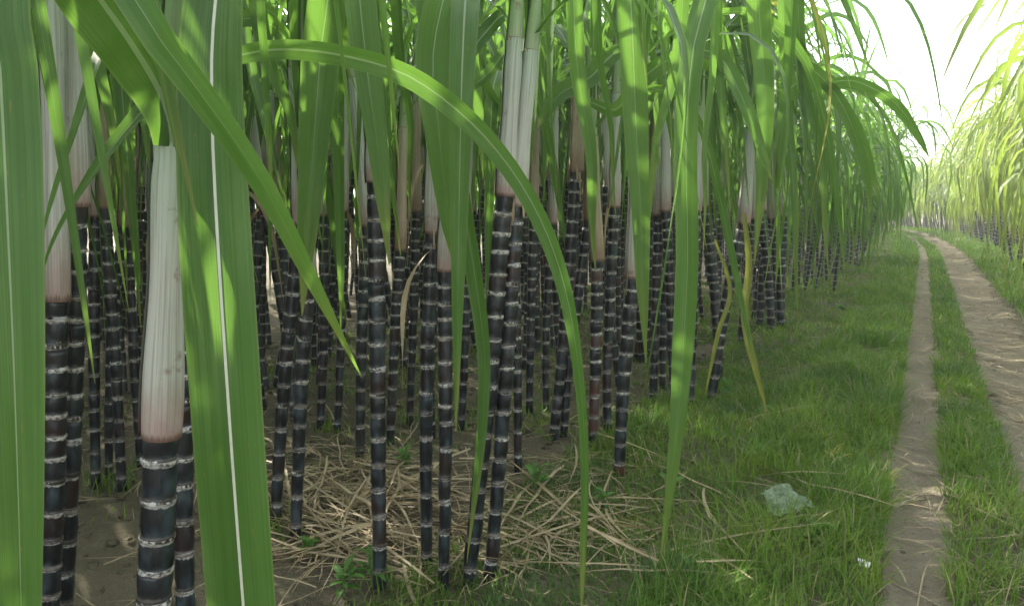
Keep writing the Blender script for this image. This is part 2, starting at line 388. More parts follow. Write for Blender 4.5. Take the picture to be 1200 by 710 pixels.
for i in range(14):
    L = r0.uniform(0.86, 1.12); rt = r0.uniform(.0185, .0225)
    cv = bend_curve(L, r0.uniform(-.055, .055), 0)
    (V, Qd, UV), nd = stalk_shape(cv, L, rt * .80, rt, r0, 10)
    STALK.append((qmesh('stalk', V, Qd, UV, [M['stalk'] if i % 5 else M['stalk_pale']]), L, rt, cv))
def sheath_shape(P0, P1, r0_, r1_, sides=12, n=9):
    P0, P1 = np.asarray(P0, float), np.asarray(P1, float); q = np.linspace(0, 1, n)
    P = P0[None, :] * (1 - q)[:, None] + P1[None, :] * q[:, None]
    rad = r0_ + (r1_ - r0_) * q + 0.0015 * np.sin(q * 9) * (q < .9); rad[-1] *= 1.10
    return tube(P, rad, q, sides, 1.14, 0.0035)
SHEATH = {}
for nm in ('sheath', 'sheath_tan'):
    SHEATH[nm] = []
    for i in range(4):
        L = 0.30 + 0.07 * i
        SHEATH[nm].append((qmesh('sheath', *sheath_shape((0, 0, 0), (r0.uniform(-.02, .02), r0.uniform(-.02, .02), L), .0225, .0165), [M[nm]]), L))
INNER = qmesh('inner_sheath', *sheath_shape((0, 0, 0), (0, 0, .34), .0150, .0075), [M['sheath_inner']])

def crown(parent, top, r, lean=(0, 0), pale=False, counts=(2, 3, 3), sc=1.0, dry=0.35, out=None, low=1.0):
    """sheath, inner sheath and leaves of a repeated cane; top = local end of its black stalk"""
    nm = 'sheath_tan' if r.random() < .3 else 'sheath'
    me, L = r.choice(SHEATH[nm])
    ez = r.uniform(0, 6.28)
    link('sheath', me, parent, (top[0], top[1], top[2] - .012), (lean[0], lean[1], ez), (1, 1, sc))
    c = np.array(top) + np.array((0, 0, L * sc - .015)); tan = nm == 'sheath_tan'; hasdry = r.random() < dry
    link('inner_sheath', INNER, parent, (c[0], c[1], c[2] - .03), (lean[0], lean[1], ez), (1, 1, sc))
    bank = LEAF_PALE if pale else LEAF
    plane = r.uniform(0, 6.28); j = 0
    for kind in (2, 1, 0):
        for _ in range(counts[kind]):
            zz = c[2] + (0.0 if kind == 2 else .10 if kind == 1 else .26) + r.uniform(-.02, .07) - (r.uniform(0, 1 - low) if kind == 2 else 0)
            ang = plane + (j % 2) * math.pi + r.uniform(-.75, .75); j += 1
            if out is not None and kind and r.random() < .6: ang = out + r.gauss(0, .55)
            s = r.uniform(.85, 1.1) * sc
            link('leaf', r.choice(bank[kind]), parent, (c[0] + .012 * math.cos(ang), c[1] + .012 * math.sin(ang), zz), (r.uniform(-.08, .08), r.uniform(-.08, .08), ang), (s, s, s))
    if hasdry:
        ang = r.uniform(0, 6.28)
        link('dry_leaf', r.choice(LEAF_DRY), parent, (top[0] + .022 * math.cos(ang), top[1] + .022 * math.sin(ang), top[2] + r.uniform(-.05, .25)), (0, 0, ang))
    return tan, hasdry

# ------------------------------------------------------------------ front canes, each built for itself
def catmull(pts, n):
    pts = np.asarray(pts, float); k = len(pts)
    ext = np.vstack([2 * pts[0] - pts[1], pts, 2 * pts[-1] - pts[-2]])
    d = np.concatenate([[0], np.cumsum(np.linalg.norm(np.diff(pts, axis=0), axis=1))])
    out = []
    for s in np.linspace(0, d[-1], n):
        i = min(k - 2, int(np.searchsorted(d, s, 'right') - 1)); t = (s - d[i]) / max(1e-9, d[i + 1] - d[i])
        p0, p1, p2, p3 = ext[i:i + 4]
        out.append(.5 * ((2 * p1) + (-p0 + p2) * t + (2 * p0 - 5 * p1 + 4 * p2 - p3) * t * t + (-p0 + 3 * p1 - 3 * p2 + p3) * t ** 3))
    return np.array(out)

HERO = {}
def hero_cane(key, D, pts, collar, wpx, label, group=None, mat='stalk', sheath='sheath', counts=(2, 4, 2), dry=.3, nsheath=None):
    r = random.Random(hash(key) % 1 + sum(ord(c) * (i + 3) for i, c in enumerate(key)))
    if D is None: D = ahead(G(*pts[0], z=0.0))
    W3 = [Q(x, y, D) for x, y in pts]
    b = W3[0].copy()
    dv = (W3[1] - W3[0]) / max(1e-6, (W3[1] - W3[0])[2])
    zb = float(gz(b[0], b[1]))
    if b[2] > zb + .02: b2 = b - dv * (b[2] - zb + .02); W3 = [b2] + W3
    else: b2 = b; b2[2] = zb - .02; W3[0] = b2
    base = np.array((b2[0], b2[1], float(gz(b2[0], b2[1]))))
    e = link('sugarcane', None, None, tuple(base)); tag(e, label, 'sugarcane', group)
    path = catmull(np.array(W3) - base, 60)
    L = float(np.sum(np.linalg.norm(np.diff(path, axis=0), axis=1)))
    def cv(q):
        x = q * 59; i = min(58, int(x)); t = x - i
        return path[i] * (1 - t) + path[i + 1] * t
    rt = wpx * D / FPX / 2 * .93
    (V, Qd, UV), nd = stalk_shape(cv, L, rt * .82, rt, r, 16)
    st = link('stalk', qmesh('stalk', V, Qd, UV, [M[mat]]), e)
    for s in nd[1:-1]:
        q = s / L; p = cv(q); d = Vector(cv(min(1, q + .02)) - cv(max(0, q - .02))).normalized()
        rr = (rt * .82 + (rt * .18) * min(1, q * 1.5))
        z = r.uniform(.0065, .0115)
        o = link('node_ring', r.choice(RINGS_D if q < .45 * r.uniform(.6, 1.3) else RINGS), st, tuple(p)); o.rotation_mode = 'QUATERNION'
        o.rotation_quaternion = d.to_track_quat('Z', 'Y') @ Matrix.Rotation(r.uniform(0, 6.28), 3, 'Z').to_quaternion(); o.scale = (rr, rr, z)
    top = cv(1.0); cl = Q(*collar, D) - base
    link('sheath', qmesh('sheath', *sheath_shape(top - np.array((0, 0, .012)), cl, rt * 1.10, rt * .84, 16, 14), [M[sheath]]), e)
    ax = (cl - top) / np.linalg.norm(cl - top)
    co = link('collar', r.choice(COLLAR), e, tuple(cl)); co.rotation_mode = 'QUATERNION'; co.rotation_quaternion = Vector(ax).to_track_quat('Z', 'Y'); co.scale = (rt * .88, rt * .88, .011)
    il = .30
    link('inner_sheath', qmesh('inner_sheath', *sheath_shape(cl - ax * .03, cl + ax * il, rt * .80, rt * .4, 12), [M['sheath_inner']]), e)
    plane = r.uniform(0, 6.28); j = 0
    for kind in (2, 1, 0):
        for _ in range(counts[kind]):
            zz = (0, .10, il - .05)[2 - kind if kind != 1 else 1]
            p = cl + ax * (zz + r.uniform(0, .05)); ang = plane + (j % 2) * math.pi + r.uniform(-.7, .7); j += 1
            s = r.uniform(.9, 1.1)
            link('leaf', r.choice(LEAF[kind]), e, tuple(p), (r.uniform(-.06, .06), r.uniform(-.06, .06), ang), (s, s, s))
    if r.random() < dry:
        ang = r.uniform(0, 6.28)
        link('dry_leaf', r.choice(LEAF_DRY), e, (top[0] + rt * math.cos(ang), top[1] + rt * math.sin(ang), top[2] + .05), (0, 0, ang), (.8, .8, .8))
    HERO[key] = (e, base, cl, D)
    return e

FG = 'canes at the front edge of the stand'
BK = 'slender canes in the crowded stand'
LBK = 'slender black sugarcane crowded among others in the shaded stand'
hero_cane('pink', .86, [(180, 725), (184, 640), (188, 500)], (200, 160), 42, 'thick black cane with long smooth pink and grey sheath below a leaf collar', counts=(0, 0, 0), dry=0)
hero_cane('twin', 1.35, [(217, 725), (214, 560), (210, 330)], (213, 60), 27, 'black cane close behind the thick cane with the pink sheath', counts=(1, 1, 0))
hero_cane('grey_a', 1.38, [(58, 725), (63, 560), (66, 345)], (58, -30), 27, 'black cane with broad pale sheath and brown torn sheath scraps below it', counts=(2, 4, 0), dry=0)
hero_cane('grey_b', 1.46, [(74, 725), (84, 500), (90, 235)], (84, -20), 25, 'tall blue-black cane pressed against the one with brown sheath scraps', counts=(2, 4, 0), dry=0)
hero_cane('behind_blade', 2.6, [(290, 590), (286, 400), (283, 215)], (272, 90), 14, 'black cane half hidden behind the large leaf with white midrib', sheath='sheath')
for k, (p, c, w) in {'l1': ([(112, 572), (110, 420), (112, 250)], (106, 120), 14), 'l2': ([(143, 575), (135, 420), (122, 240)], (118, 110), 14),
                     'l3': ([(126, 558), (130, 400), (145, 262)], (150, 130), 12), 'l4': ([(165, 545), (155, 390), (150, 252)], (148, 120), 12)}.items():
    hero_cane(k, None, p, c, w, 'slender black cane in the clump on bare soil between the thick front canes', 'clump on bare soil', sheath='sheath_tan' if k in ('l2', 'l3') else 'sheath')
hero_cane('lean_a', None, [(322, 620), (333, 450), (352, 258)], (345, 80), 17, 'black cane leaning to the right at the edge of the straw pile', counts=(1, 2, 1))
hero_cane('lean_b', None, [(346, 638), (352, 480), (361, 330)], (356, 150), 17, 'shorter black cane standing beside the leaning one at the straw pile', counts=(1, 1, 1))
hero_cane('straw', None, [(445, 690), (443, 500), (440, 208)], (437, 88), 21, 'straight black cane rising through the straw pile with weeds at its foot', counts=(1, 2, 1), dry=0)
hero_cane('straw_back', None, [(421, 545), (424, 400), (430, 262)], (413, 92), 14, 'cane with slanting pale green sheath behind the straight one in the straw', counts=(1, 1, 1), dry=0)
hero_cane('pair_a', None, [(500, 668), (500, 450), (507, 268)], (506, 110), 18, 'black cane of a pair, the one with yellowish sheath scraps at its top', counts=(1, 1, 1))
hero_cane('pair_b', None, [(520, 690), (522, 470), (521, 312)], (527, 150), 18, 'black cane of a pair, with pale sheath starting lower than its neighbour', counts=(1, 1, 1))
hero_cane('tall_a', None, [(548, 688), (570, 480), (592, 224)], (603, 46), 22, 'leaning black cane topped by tall clean grey-pink sheath and collar', counts=(1, 2, 1), dry=0)
hero_cane('tall_b', None, [(573, 684), (590, 480), (605, 236)], (622, 60), 20, 'black cane leaning along the right of the one with tall grey-pink sheath', counts=(1, 1, 1))
hero_cane('banded', None, [(725, 564), (731, 450), (742, 322)], (746, 170), 17, 'short brown cane with bold whitish rings at the grass edge', mat='stalk_pale', counts=(1, 1, 1), dry=0)
hero_cane('tan', None, [(695, 530), (698, 420), (700, 302)], (694, 160), 15, 'dark brown cane with dry tan sheath beside the boldly ringed cane', mat='stalk_pale', sheath='sheath_tan', counts=(1, 1, 1))
hero_cane('slant_a', None, [(648, 522), (660, 400), (676, 198)], (678, 80), 15, 'cane with split tan base leaning right among shaded weeds', sheath='sheath_tan')
MID = [([(660, 520), (668, 420), (690, 255)], (694, 110), 12), ([(712, 518), (712, 420), (720, 240)], (722, 110), 13), ([(607, 558), (606, 420), (603, 280)], (600, 150), 12),
       ([(457, 522), (462, 400), (469, 290)], (472, 150), 13), ([(375, 500), (380, 380), (378, 250)], (376, 120), 12), ([(395, 506), (400, 380), (402, 245)], (404, 110), 11),
       ([(620, 486), (622, 380), (625, 255)], (628, 130), 11), ([(640, 482), (640, 380), (648, 260)], (650, 130), 10), ([(540, 500), (545, 400), (548, 260)], (550, 120), 11),
       ([(480, 495), (484, 380), (488, 245)], (488, 120), 11), ([(765, 470), (768, 380), (772, 250)], (774, 130), 12), ([(790, 475), (786, 360), (780, 245)], (780, 130), 12)]
for i, (p, c, w) in enumerate(MID):
    hero_cane('m%d' % i, None, p, c, w, LBK, BK, sheath='sheath_tan' if i % 3 == 0 else 'sheath', counts=(1, 2, 2))
EDGE = [([(808, 480), (812, 350), (815, 245)], (820, 140), 14), ([(832, 470), (850, 360), (872, 260)], (880, 150), 14), ([(842, 440), (838, 350), (826, 240)], (822, 140), 13),
        ([(915, 388), (915, 320), (918, 252)], (920, 160), 12), ([(904, 392), (900, 320), (892, 246)], (890, 160), 12), ([(868, 405), (874, 340), (884, 255)], (886, 150), 12),
        ([(890, 385), (894, 320), (905, 255)], (905, 160), 11)]
for i, (p, c, w) in enumerate(EDGE):
    hero_cane('e%d' % i, None, p, c, w, 'black cane at the grassy verge under long drooping leaves', 'canes along the grassy verge', counts=(1, 3, 3))

def scraps(key, wpx, n, drop, mat='leaf_dry'):
    e, base, cl, D = HERO[key]; st = [c for c in e.children if c.name.startswith('stalk')][0]
    vs = np.array([v.co for v in st.data.vertices]); zt = vs[:, 2].max(); top = vs[vs[:, 2] > zt - .01].mean(0); rt = wpx * D / FPX / 2
    for i in range(n):
        a = rnd.uniform(0, 6.28); L = drop * rnd.uniform(.4, 1); q = np.linspace(0, 1, 6)
        P = np.stack([top[0] + math.cos(a) * (rt * 1.06 + .004 * q), top[1] + math.sin(a) * (rt * 1.06 + .004 * q), top[2] + .02 - L * q], -1)
        Wd = np.tile((-math.sin(a), math.cos(a), 0), (6, 1))
        link('dry_sheath', qmesh('dry_sheath', *ribbon(P, Wd, rnd.uniform(.004, .012) * (1 - .4 * q), .1, 3), [M[mat]]), e)
scraps('grey_a', 27, 9, .13); scraps('pair_a', 18, 6, .12); scraps('pair_b', 18, 4, .08); scraps('tall_b', 20, 5, .1); scraps('slant_a', 15, 7, .14); scraps('banded', 17, 3, .08); scraps('straw_back', 14, 4, .1); scraps('l1', 14, 4, .1)
# leaves of the front canes traced through the air
def hero_leaf(owner, pts, wpx, mat='leaf', roll=0.0, arch=True, n=34, twist=0.0, fold=.25, midrib=False, prof=None, label=None):
    e, base, cl, D0 = HERO[owner]
    W3 = [Q(x, y, D) for x, y, D in pts]
    Dm = sum(p[2] for p in pts) / len(pts)
    if arch:
        a = cl + base; f = W3[0]; apex = a * .55 + f * .45; apex[2] = max(a[2], f[2]) + .28
        W3 = [a, a * .86 + apex * .14 + np.array((0, 0, .16)), apex] + W3
    P = catmull(W3, n) - base
    T = np.gradient(P, axis=0); T /= np.linalg.norm(T, axis=1)[:, None]
    view = (P + base) - CP; view /= np.linalg.norm(view, axis=1)[:, None]
    Wd = np.cross(T, view); Wd /= np.linalg.norm(Wd, axis=1)[:, None]
    s = np.linspace(0, 1, n); N = np.cross(T, Wd); rl = roll + twist * (s - .5)
    Wd = Wd * np.cos(rl)[:, None] + N * np.sin(rl)[:, None]
    wm = wpx * Dm / FPX
    pr = leaf_profile(s) if prof is None else np.interp(s, *zip(*prof))
    V, Qd, UV = ribbon(P, Wd, wm * pr, fold, 7, .04, rnd.uniform(0, 9))
    if pr[-1] > .3: UV = UV * (1, .8)
    o = link('leaf', qmesh('leaf', V, Qd, UV, [M[mat]]), e)
    if label: o['label'] = label
    if midrib:
        Vm, Qm, Um = ribbon(P - N * .0012 if midrib < 0 else P + N * .0012, Wd, wm * .12 * (1.0 - .5 * s), -.5 if midrib > 0 else .5, 3)
        link('midrib', qmesh('midrib', Vm, Qm, Um, [M['rib']]), o)
    return o
M['rib'] = plain('pale_midrib', (0.50, 0.52, 0.40), 0.5, 60, .25)
full = [(0, .5), (.1, .85), (.3, 1), (.75, 1), (1, .7)]
taper = [(0, .45), (.2, .8), (.45, 1), (.7, .9), (.9, .5), (1, .03)]
hero_leaf('grey_a', [(-12, -70, .60), (0, 80, .56), (8, 240, .54), (16, 420, .53), (22, 600, .53), (26, 760, .54)], 82, roll=.15, prof=[(0, .4), (.3, .9), (.6, 1), (.8, .95), (1, .5)], label='broad leaf blade hanging close past the pale sheaths')
hero_leaf('twin', [(250, -60, .84), (248, 60, .76), (249, 160, .72), (256, 300, .70), (266, 450, .69), (276, 590, .69), (289, 760, .70)], 76, roll=.12, fold=.42, midrib=1, prof=[(0, .35), (.35, .45), (.47, .62), (.6, .9), (.75, 1), (1, 1.0)], label='large hanging leaf with a bold white midrib')
hero_leaf('pink', [(201, 172, .845), (200, 145, .842), (186, 105, .84), (152, 48, .80), (108, -14, .76), (60, -90, .70), (0, -120, .62), (-60, -60, .58)], 84, roll=-.1, arch=False, fold=.30, prof=[(0, .50), (.06, .62), (.2, .88), (.4, 1), (.7, .9), (1, .1)], label='dark broad leaf rising from the collar of the pink sheath')
hero_leaf('pink', [(203, 160, .88), (206, 90, .90), (196, -20, .94), (180, -120, 1.0), (120, -160, 1.1)], 34, arch=False, roll=.5)
hero_leaf('twin', [(150, -30, .62), (200, 60, .62), (250, 130, .64), (308, 215, .68), (362, 320, .76), (424, 442, .86)], 39, roll=.25, prof=taper, label='long strap leaf slanting down with a pointed tip')
hero_leaf('twin', [(205, 150, 1.25), (176, 128, 1.05), (150, 150, 1.02), (105, 210, 1.0), (62, 285, 1.0), (40, 360, 1.02)], 24, arch=False, roll=.9, twist=1.0)
hero_leaf('grey_b', [(140, 20, 1.2), (115, 70, 1.05), (92, 140, 1.0), (64, 225, 1.0), (40, 310, 1.0)], 17, arch=False, roll=.9)
hero_leaf('twin', [(214, 100, 1.34), (240, 78, 1.30), (285, 64, 1.27), (335, 58, 1.25), (405, 66, 1.2), (480, 90, 1.2), (550, 142, 1.2), (602, 203, 1.2), (640, 272, 1.2), (665, 350, 1.2), (680, 450, 1.2), (686, 560, 1.2), (682, 712, 1.2)], 25, arch=False, roll=.35, n=48, twist=.8, prof=[(0, .6), (.12, .85), (.35, 1), (.55, .85), (.75, .5), (.95, .4), (1, .1)], label='long leaf arching across the front canes and down to the grass')
hero_leaf('banded', [(835, -60, 1.85), (812, 60, 1.75), (804, 170, 1.7), (806, 300, 1.7), (800, 420, 1.7), (792, 520, 1.7), (774, 660, 1.7)], 27, roll=.2, prof=[(0, .5), (.3, .9), (.5, 1), (.8, .95), (.92, .5), (1, .05)], label='long blade hanging down to the grass')
hero_leaf('banded', [(738, -60, 2.0), (742, 60, 2.0), (746, 160, 2.0), (751, 250, 2.0), (753, 330, 2.0), (757, 425, 2.0)], 32, prof=taper)
hero_leaf('tall_a', [(498, -40, 1.6), (518, 100, 1.6), (536, 200, 1.6), (556, 320, 1.6), (568, 420, 1.6), (564, 520, 1.6), (547, 660, 1.6)], 23, roll=.3, twist=.7, prof=taper)
hero_leaf('tall_a', [(535, -60, 1.5), (508, 60, 1.5), (514, 150, 1.5), (524, 240, 1.52), (541, 340, 1.55)], 42, roll=.1, prof=taper)
hero_leaf('straw', [(418, -60, 1.5), (430, 80, 1.5), (442, 170, 1.5), (456, 310, 1.5)], 38, prof=taper, roll=-.2)
hero_leaf('lean_b', [(386, -50, 1.6), (376, 60, 1.6), (369, 150, 1.6), (361, 260, 1.6), (354, 370, 1.6)], 46, prof=taper, fold=.35)
hero_leaf('lean_b', [(402, -40, 1.65), (396, 100, 1.7), (398, 220, 1.7), (400, 330, 1.7), (399, 392, 1.7)], 20, prof=taper, roll=.4)
hero_leaf('lean_a', [(306, -40, 1.2), (310, 60, 1.2), (315, 150, 1.2), (321, 262, 1.22)], 15, roll=.5, prof=taper)
hero_leaf('grey_b', [(262, -60, 1.7), (250, 20, 1.75), (262, 110, 1.8), (280, 200, 1.8)], 40, prof=taper, roll=.3)
hero_leaf('e2', [(880, -60, 2.6), (892, 50, 2.6), (897, 130, 2.6), (893, 210, 2.6), (884, 310, 2.6)], 29, prof=taper)
hero_leaf('e4', [(938, -30, 2.7), (964, 40, 2.7), (974, 95, 2.7), (970, 150, 2.7), (957, 205, 2.7), (947, 255, 2.7)], 11, mat='leaf_yellow', roll=.5, prof=taper, twist=1.5)
hero_leaf('e3', [(930, 110, 3.4), (985, 95, 3.3), (1015, 100, 3.3), (1050, 122, 3.3), (1074, 155, 3.3), (1089, 184, 3.3)], 15, arch=False, roll=.5, prof=taper)
hero_leaf('e1', [(872, 250, 3.0), (878, 310, 3.0), (873, 370, 3.0), (885, 430, 3.0), (899, 482, 3.0)], 10, mat='leaf_yellow', arch=False, prof=taper, roll=.4)
hero_leaf('e0', [(838, 280, 2.9), (856, 340, 2.9), (842, 390, 2.9), (826, 465, 2.9)], 6, mat='leaf_yellow', arch=False, prof=taper, roll=.4)
for own, pts, w in (('tall_a', [(603, 52, 1.84), (592, 18, 1.80), (566, 42, 1.75), (540, 76, 1.72), (500, 118, 1.7)], 18), ('tall_b', [(612, 66, 1.88), (596, 58, 1.84), (572, 86, 1.8), (548, 104, 1.78), (528, 108, 1.76)], 14),
                    ('tan', [(745, 70, 2.5), (722, 62, 2.5), (690, 92, 2.5), (655, 112, 2.5), (630, 150, 2.5)], 24), ('m0', [(692, 120, 2.5), (722, 128, 2.45), (752, 92, 2.4), (800, 66, 2.4), (850, 88, 2.4)], 22),
                    ('e0', [(806, 150, 2.6), (812, 70, 2.5), (842, 66, 2.45), (872, 120, 2.4), (906, 215, 2.4)], 17), ('lean_a', [(346, 90, 2.1), (330, 40, 2.0), (290, 22, 1.9), (258, 40, 1.85), (240, 78, 1.8)], 20),
                    ('e5', [(886, 160, 3.4), (905, 90, 3.3), (945, 78, 3.3), (985, 120, 3.3), (1012, 190, 3.3), (1022, 250, 3.3)], 15), ('e6', [(900, 170, 3.6), (930, 100, 3.5), (975, 110, 3.5), (1010, 165, 3.5), (1030, 230, 3.5)], 16)):
    hero_leaf(own, pts, w, arch=False, roll=rnd.uniform(-.3, .5), twist=rnd.uniform(-.8, .8), prof=taper)
for i, (x0, d, w, L, own) in enumerate([(622, 1.9, 28, 250, 'tall_b'), (650, 2.0, 24, 230, 'tall_b'), (690, 2.1, 24, 320, 'slant_a'), (715, 2.0, 18, 260, 'tan'), (770, 2.1, 26, 290, 'm10'),
                                      (785, 1.9, 22, 240, 'm11'), (828, 2.2, 24, 300, 'e0'), (850, 2.4, 20, 250, 'e2'), (915, 2.8, 24, 330, 'e4'), (930, 3.0, 22, 390, 'e3'), (960, 3.3, 20, 330, 'e6'),
                                      (478, 1.8, 26, 260, 'pair_a'), (455, 2.0, 22, 300, 'pair_a'), (560, 2.0, 26, 210, 'tall_a'), (585, 2.2, 22, 250, 'tall_b'), (340, 1.9, 26, 230, 'lean_a'), (240, 2.0, 30, 260, 'behind_blade'),
                                      (130, 1.7, 24, 220, 'l1'), (170, 1.9, 22, 240, 'l3')]):
    dx = rnd.uniform(-24, 30); w *= rnd.uniform(.6, 1.0)
    hero_leaf(own, [(x0 - dx * 1.4, -50, d), (x0 - dx, .25 * L, d), (x0 + rnd.uniform(-5, 5), .55 * L, d), (x0 + dx * .3, .8 * L, d), (x0 + dx * .6, L, d)], w, prof=taper, roll=rnd.uniform(-.8, .8), twist=rnd.uniform(-2.4, 2.4))

# ------------------------------------------------------------------ the rest of the stand
heroes = np.array([h[1][:2] for h in HERO.values()])
cand = []
def clumps(x0, x1, y0, y1, sp, n0, n1, side, keep=None):
    nx, ny = max(1, int((x1 - x0) / sp)), max(1, int((y1 - y0) / sp))
    for i in range(nx):
        for j in range(ny):
            cx, cy = x0 + (i + rng.uniform(.1, .9)) * sp, y0 + (j + rng.uniform(.1, .9)) * sp
            for _ in range(rng.integers(n0, n1 + 1)):
                x, y = cx + rng.normal(0, .09), cy + rng.normal(0, .09)
                u = x - float(xc(y))
                if side < 0 and u > (-0.86 if y < 6.5 else -0.66 if y < 12 else -.56): continue
                if side > 0 and u < 1.18: continue
                if keep is not None and not keep(x, y): continue
                cand.append((x, y, side))
def vis(x, y):
    p = np.array((x, y, 0.6)) - CP; d = float(p @ Fv); 
    if d < .05: return False, d
    a = float(p @ Rv) / d * FPX + 600
    return -60 < a < 1260, d
def keep_left(x, y):
    v, d = vis(x, y)
    if math.hypot(x, y) < 1.5: return False
    if v and d < 2.75: return False
    return float(np.min((heroes[:, 0] - x) ** 2 + (heroes[:, 1] - y) ** 2)) > .10 ** 2
clumps(-6.6, -0.5, -1.8, 7.2, .56, 2, 4, -1, keep_left)
clumps(-3.6, -0.4, 7.2, 16, .56, 2, 4, -1, keep_left)
clumps(-9.4, -6.6, -1.0, 7.2, .78, 2, 3, -1, keep_left)
clumps(-7.5, -3.6, 7.2, 16, .90, 2, 4, -1, keep_left)
clumps(-4.6, -0.4, 16, 30, .72, 2, 4, -1, keep_left)
clumps(-9, -2.0, 30, 36, .85, 2, 4, -1, keep_left)
clumps(1.1, 3.4, -1, 26, .62, 2, 4, 1)
clumps(-9, 5.2, 26, 54, .75, 2, 4, 1, lambda x, y: x - float(xc(y)) < 5.2)
SHADE = [Q(px, 355, D)[:2] for px, D in ((-260, .95), (-170, 1.15), (-120, 1.5), (-420, 1.3), (-90, 1.9), (-230, 1.6), (-330, 1.9), (-100, 2.3), (-600, 1.2), (-160, 2.6))]  # unseen canes added left of the view to shade the near leaves
vals = []
for x, y, side in cand:
    v, d = vis(x, y)
    if side > 0: v = v and y > 6.5
    vals.append((0 if v else 1, d if side < 0 else d * .42, x, y, side))
vals.sort()
NIND = 300 - len(HERO) - len(SHADE)
indiv = [(x, y, s) for o, d, x, y, s in vals[:NIND] if o == 0]
indiv += [(float(p[0]), float(p[1]), -1) for p in SHADE]  # added shade canes, out of view, take the same labels as the stand
rest = [(x, y, s) for o, d, x, y, s in vals[NIND:]]
for i, (x, y, side) in enumerate(indiv):
    r = random.Random(1000 + i)
    me, L, rt, cv = r.choice(STALK)
    rz = r.uniform(0, 6.28)
    e = link('sugarcane', None, None, (x, y, float(gz(x, y)) - .015), (r.gauss(0, .085), r.gauss(0, .085), rz))
    if i >= len(indiv) - len(SHADE): e.rotation_euler = (0, 0, rz)
    if side > 0 or (x - float(xc(y)) > -1.4 and y > 8):
        ln = -side * (r.uniform(.05, .22) if side > 0 else r.uniform(.0, .10))
        e.rotation_euler = (Matrix.Rotation(ln, 3, 'Y') @ Matrix.Rotation(rz, 3, 'Z')).to_euler()
    sc = r.uniform(.92, 1.10) if side < 0 else r.uniform(1.0, 1.28)
    u = x - float(xc(y)); d = math.hypot(x, y)
    if side > 0: tag(e, 'sunlit sugarcane with yellow-green leaves in the field across the track', 'sugarcane', 'canes across the track')
    elif u > -1.35: tag(e, 'black cane at the grassy verge under long drooping leaves', 'sugarcane', 'canes along the grassy verge')
    else: tag(e, LBK, 'sugarcane', BK)
    link('stalk', me, e, (0, 0, 0), (0, 0, r.uniform(0, 6.28)), (1, 1, sc))
    edge = u > -1.5 or side > 0
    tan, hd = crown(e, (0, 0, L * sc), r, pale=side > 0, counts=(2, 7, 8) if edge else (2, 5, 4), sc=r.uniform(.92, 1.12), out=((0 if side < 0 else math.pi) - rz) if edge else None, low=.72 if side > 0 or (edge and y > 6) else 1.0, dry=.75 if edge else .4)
    if side < 0 and u > -1.35:
        e['label'] = 'black cane with %s sheath%s under drooping leaves at the grassy verge' % ('dry tan' if tan else 'pale smooth', ' and dry strip' if hd else '')
    if side > 0:
        e['label'] = 'sunlit cane with yellow-green leaves and %s sheath across the track' % ('dry tan' if tan else 'pale')
    if side < 0 and u <= -1.35:
        e['label'] = 'slender %s cane with %s sheath%s in the shaded stand' % ('brown' if me.materials[0] == M['stalk_pale'] else 'black', 'dry tan' if tan else 'pale smooth', ' and a dry strip hanging' if hd else '')

# too many beyond that to tell apart: joined stand, still real stalks and leaves
def template(r, pale, edge=False):
    parts = []
    L = r.uniform(.86, 1.12); rt = r.uniform(.018, .023); cv = bend_curve(L, r.uniform(-.03, .03), r.uniform(-.06, .06))
    (V, Qd, UV), _ = stalk_shape(cv, L, rt * .8, rt, r, 5, True); parts.append((V, Qd, UV, 0))
    top = np.array(cv(1.0)); h = r.uniform(.30, .5)
    parts.append((*tube([top - (0, 0, .01), top + (0, 0, h * .5), top + (0, 0, h), top + (0, 0, h + .25)], np.array([.0225, .02, .016, .007]), np.array([0, .4, .75, 1.0]), 6), 1))
    pl = r.uniform(0, 6.28); j = 0
    for kind, cnt in (((2, 7), (1, 5), (0, 2)) if edge else ((2, 4), (1, 4), (0, 2))):
        for _ in range(cnt):
            V, Qd, UV = gen_leaf(kind, r, 11, 3, float(r.randint(1, 60)))
            a = pl + (j % 2) * math.pi + r.uniform(-.8, .8); j += 1
            if edge and kind and r.random() < .65: a = r.gauss(0, .6)
            V = V * r.uniform(.9, 1.12)
            V = np.stack([V[:, 0] * math.cos(a) - V[:, 1] * math.sin(a), V[:, 0] * math.sin(a) + V[:, 1] * math.cos(a), V[:, 2]], -1) + top + (0, 0, h + (-r.uniform(0, .5 if edge else .25), .1, .22)[2 - kind])
            parts.append((V, Qd, UV, 2))
    off = 0; Vs, Qs, Us, Ms = [], [], [], []
    for V, Qd, UV, m in parts:
        Vs.append(V); Qs.append(Qd + off); Us.append(UV); Ms.append(np.full(len(Qd), m)); off += len(V)
    return np.vstack(Vs), np.vstack(Qs), np.vstack(Us), np.concatenate(Ms)
